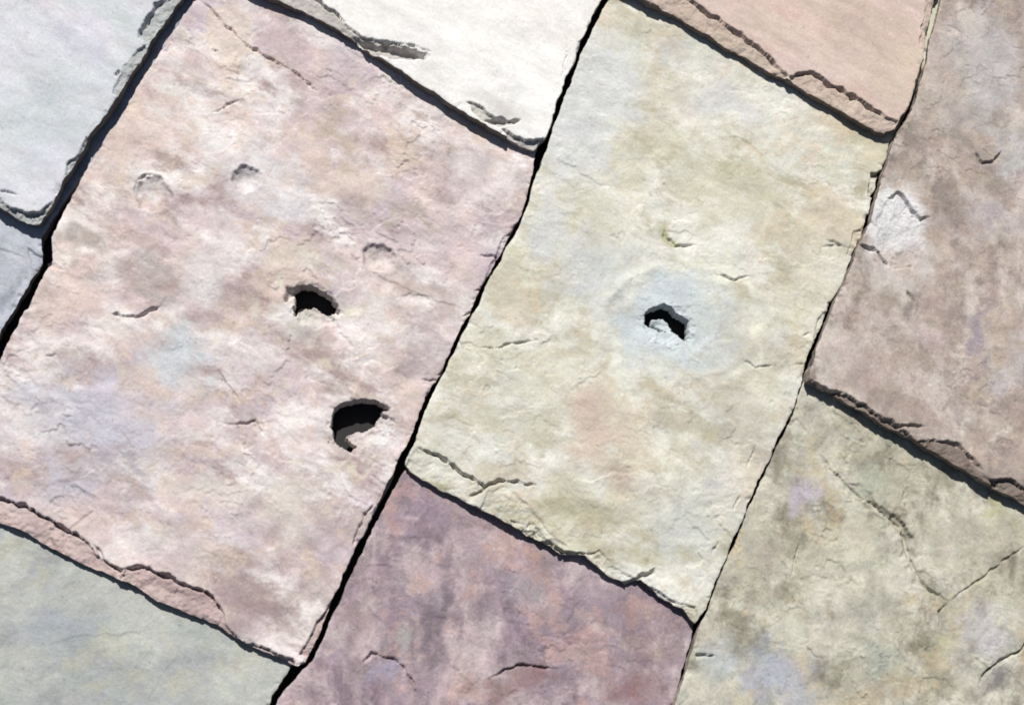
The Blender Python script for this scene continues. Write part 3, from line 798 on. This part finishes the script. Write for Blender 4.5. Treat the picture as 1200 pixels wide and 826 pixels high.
S(C_left, C_right, C_tail, M_stone, 'sage and beige cracked slate with lilac and yellow lichen blotches', feats=feats_C, seed=61, relief=1.5, cleft=.55,
  tailtop=y_of((1060, 510)), stains=[
    (935, 588, 20, 28, 0, (205, 197, 204), .8), (905, 790, 56, 40, .5, (192, 194, 203), .8), (1005, 640, 40, 40, 0, (212, 208, 186), .75),
    (1096, 760, 18, 10, .7, (200, 196, 150), .7), (1050, 808, 60, 14, 0, (196, 180, 152), .75), (1150, 740, 50, 40, .2, (208, 204, 204), .7),
    (1165, 795, 40, 22, -.4, (136, 130, 124), .8), (1130, 640, 50, 40, 0, (206, 200, 184), .7), (1170, 600, 30, 12, .5, (196, 194, 150), .6),
    (840, 780, 24, 40, .3, (192, 196, 192), .7), (1010, 560, 40, 30, .6, (188, 192, 174), .6), (900, 650, 30, 50, .2, (194, 184, 170), .6),
    (1035, 780, 40, 30, 0, (188, 194, 182), .7)])
S(PU_left, PU_right, PU_tail, M_plum, 'mauve plum slate with rusty pink patches below the cream slate', feats=feats_PU, seed=71, relief=1.3, cleft=.5,
  length=.45, tailtop=y_of((640, 640)), stains=[
    (628, 648, 22, 14, .4, (202, 166, 154), .6), (745, 716, 34, 16, .4, (194, 160, 150), .6), (692, 742, 14, 10, .3, (214, 198, 196), .8),
    (515, 720, 14, 80, .15, (138, 124, 132), .75), (600, 800, 60, 24, 0, (158, 128, 126), .75), (450, 795, 26, 20, 0, (176, 166, 186), .75),
    (740, 800, 40, 30, 0, (160, 128, 128), .7), (620, 690, 50, 24, .5, (176, 166, 174), .7), (500, 605, 40, 16, .3, (176, 158, 172), .7),
    (470, 740, 14, 30, .2, (186, 178, 178), .7), (750, 755, 50, 20, .3, (178, 160, 150), .6), (420, 720, 30, 40, .3, (166, 146, 144), .6)])
S(GG_left, GG_right, GG_tail, M_mist, 'smooth grey green slate below the chipped edge of the pinkish slate', feats=feats_GG, seed=79, relief=.6, cleft=.12,
  length=.45, tailtop=y_of((150, 690)), stains=[(60, 735, 50, 40, .3, (180, 186, 190), .7), (130, 800, 60, 12, 0, (196, 196, 176), .6), (240, 740, 40, 30, .3, (194, 200, 194), .6)])

# ------------------------------------------------------------------ the rest of the roof around the view (plain slates)
PAL = [M_ivory, M_bluewhite, M_pink, M_cream, M_peach, M_brown, M_stone, M_plum, M_mist, M_steel]
rnd = random.Random(5)
def uvp(u, v):
    return unproject([uv(u, v)])[0]
g0 = uvp(0, 0)
S_ = MM_PX
# the in-view columns in roof coordinates: left and right x, tail y of the uppermost and lowest slate built above
def xs(l, r): return [unproject([l])[0, 0], unproject([r])[0, 0]]
cols = []
c1 = (float(unproject(UL_left[-1:])[0, 0]), float(unproject(UL_right[-1:])[0, 0]), y_of(UL_tail[2]), y_of(GR_tail[1]))
c2 = (c1[1] + .004, float(unproject(A_right[5:6])[0, 0]), y_of(WM_tail[6]), y_of(GG_tail[1]))
c3 = (c2[1] + .004, float(unproject(B_right[8:9])[0, 0]), y_of(PE_tail[4]), y_of(PU_tail[1]))
c4 = (c3[1] + .004, float(unproject(BR_right[1:2])[0, 0]), y_of(BR_tail[4]), y_of(C_tail[1]))
cols = [c1, c2, c3, c4]
specs = []
for (xa, xb, ytop, ybot) in cols:
    yy = ytop + (.42 if xa == c4[0] else .375)
    while yy < Y1 - .3:
        specs.append((xa, xb, yy)); yy += .375
    yy = ybot - .375
    while yy > Y0:
        specs.append((xa, xb, yy)); yy -= .375
for sgn, start in ((-1, c1[0] - .004), (1, c4[1] + .004)):
    xx = start
    while abs(xx) < 1.45:
        w = rnd.choice((.24, .27, .29))
        xa, xb = (xx - w, xx) if sgn < 0 else (xx, xx + w)
        yy = Y1 - .45 + rnd.random() * .2
        while yy > Y0:
            specs.append((xa, xb, yy)); yy -= .375
        xx += sgn * (w + .004)
variants = []
for i in range(4):
    pts_t = [(-.5 + k / 12, .004 * math.sin(k * 2.1 + i) + .003 * math.cos(k * 5 + i)) for k in range(13)]
    w = .27
    o = build_slate([(-.5 * w, .45), (-.5 * w + .002, .2), (pts_t[0][0] * w, 0)], [(.5 * w, .45), (.5 * w - .002, .22), (pts_t[-1][0] * w, 0)],
                    [(a * w, b) for a, b in pts_t], PAL[i], seed=100 + 7 * i, fine=None, px_space=False, length=.45, relief=.9, cleft=.4)
    variants.append(o)
used = set()
for k, (xa, xb, yy) in enumerate(specs):
    i = rnd.randrange(4)
    if i in used:
        o = variants[i].copy(); COL.objects.link(o); o.parent = roof
    else:
        o = variants[i]; used.add(i)
    o.location = ((xa + xb) / 2, yy, 0)
    o.scale = ((xb - xa - .003) / .27, 1, 1)
    o.material_slots[0].link = 'OBJECT'
    o.material_slots[0].material = rnd.choice(PAL)
for i, o in enumerate(variants):
    if i not in used: bpy.data.objects.remove(o)
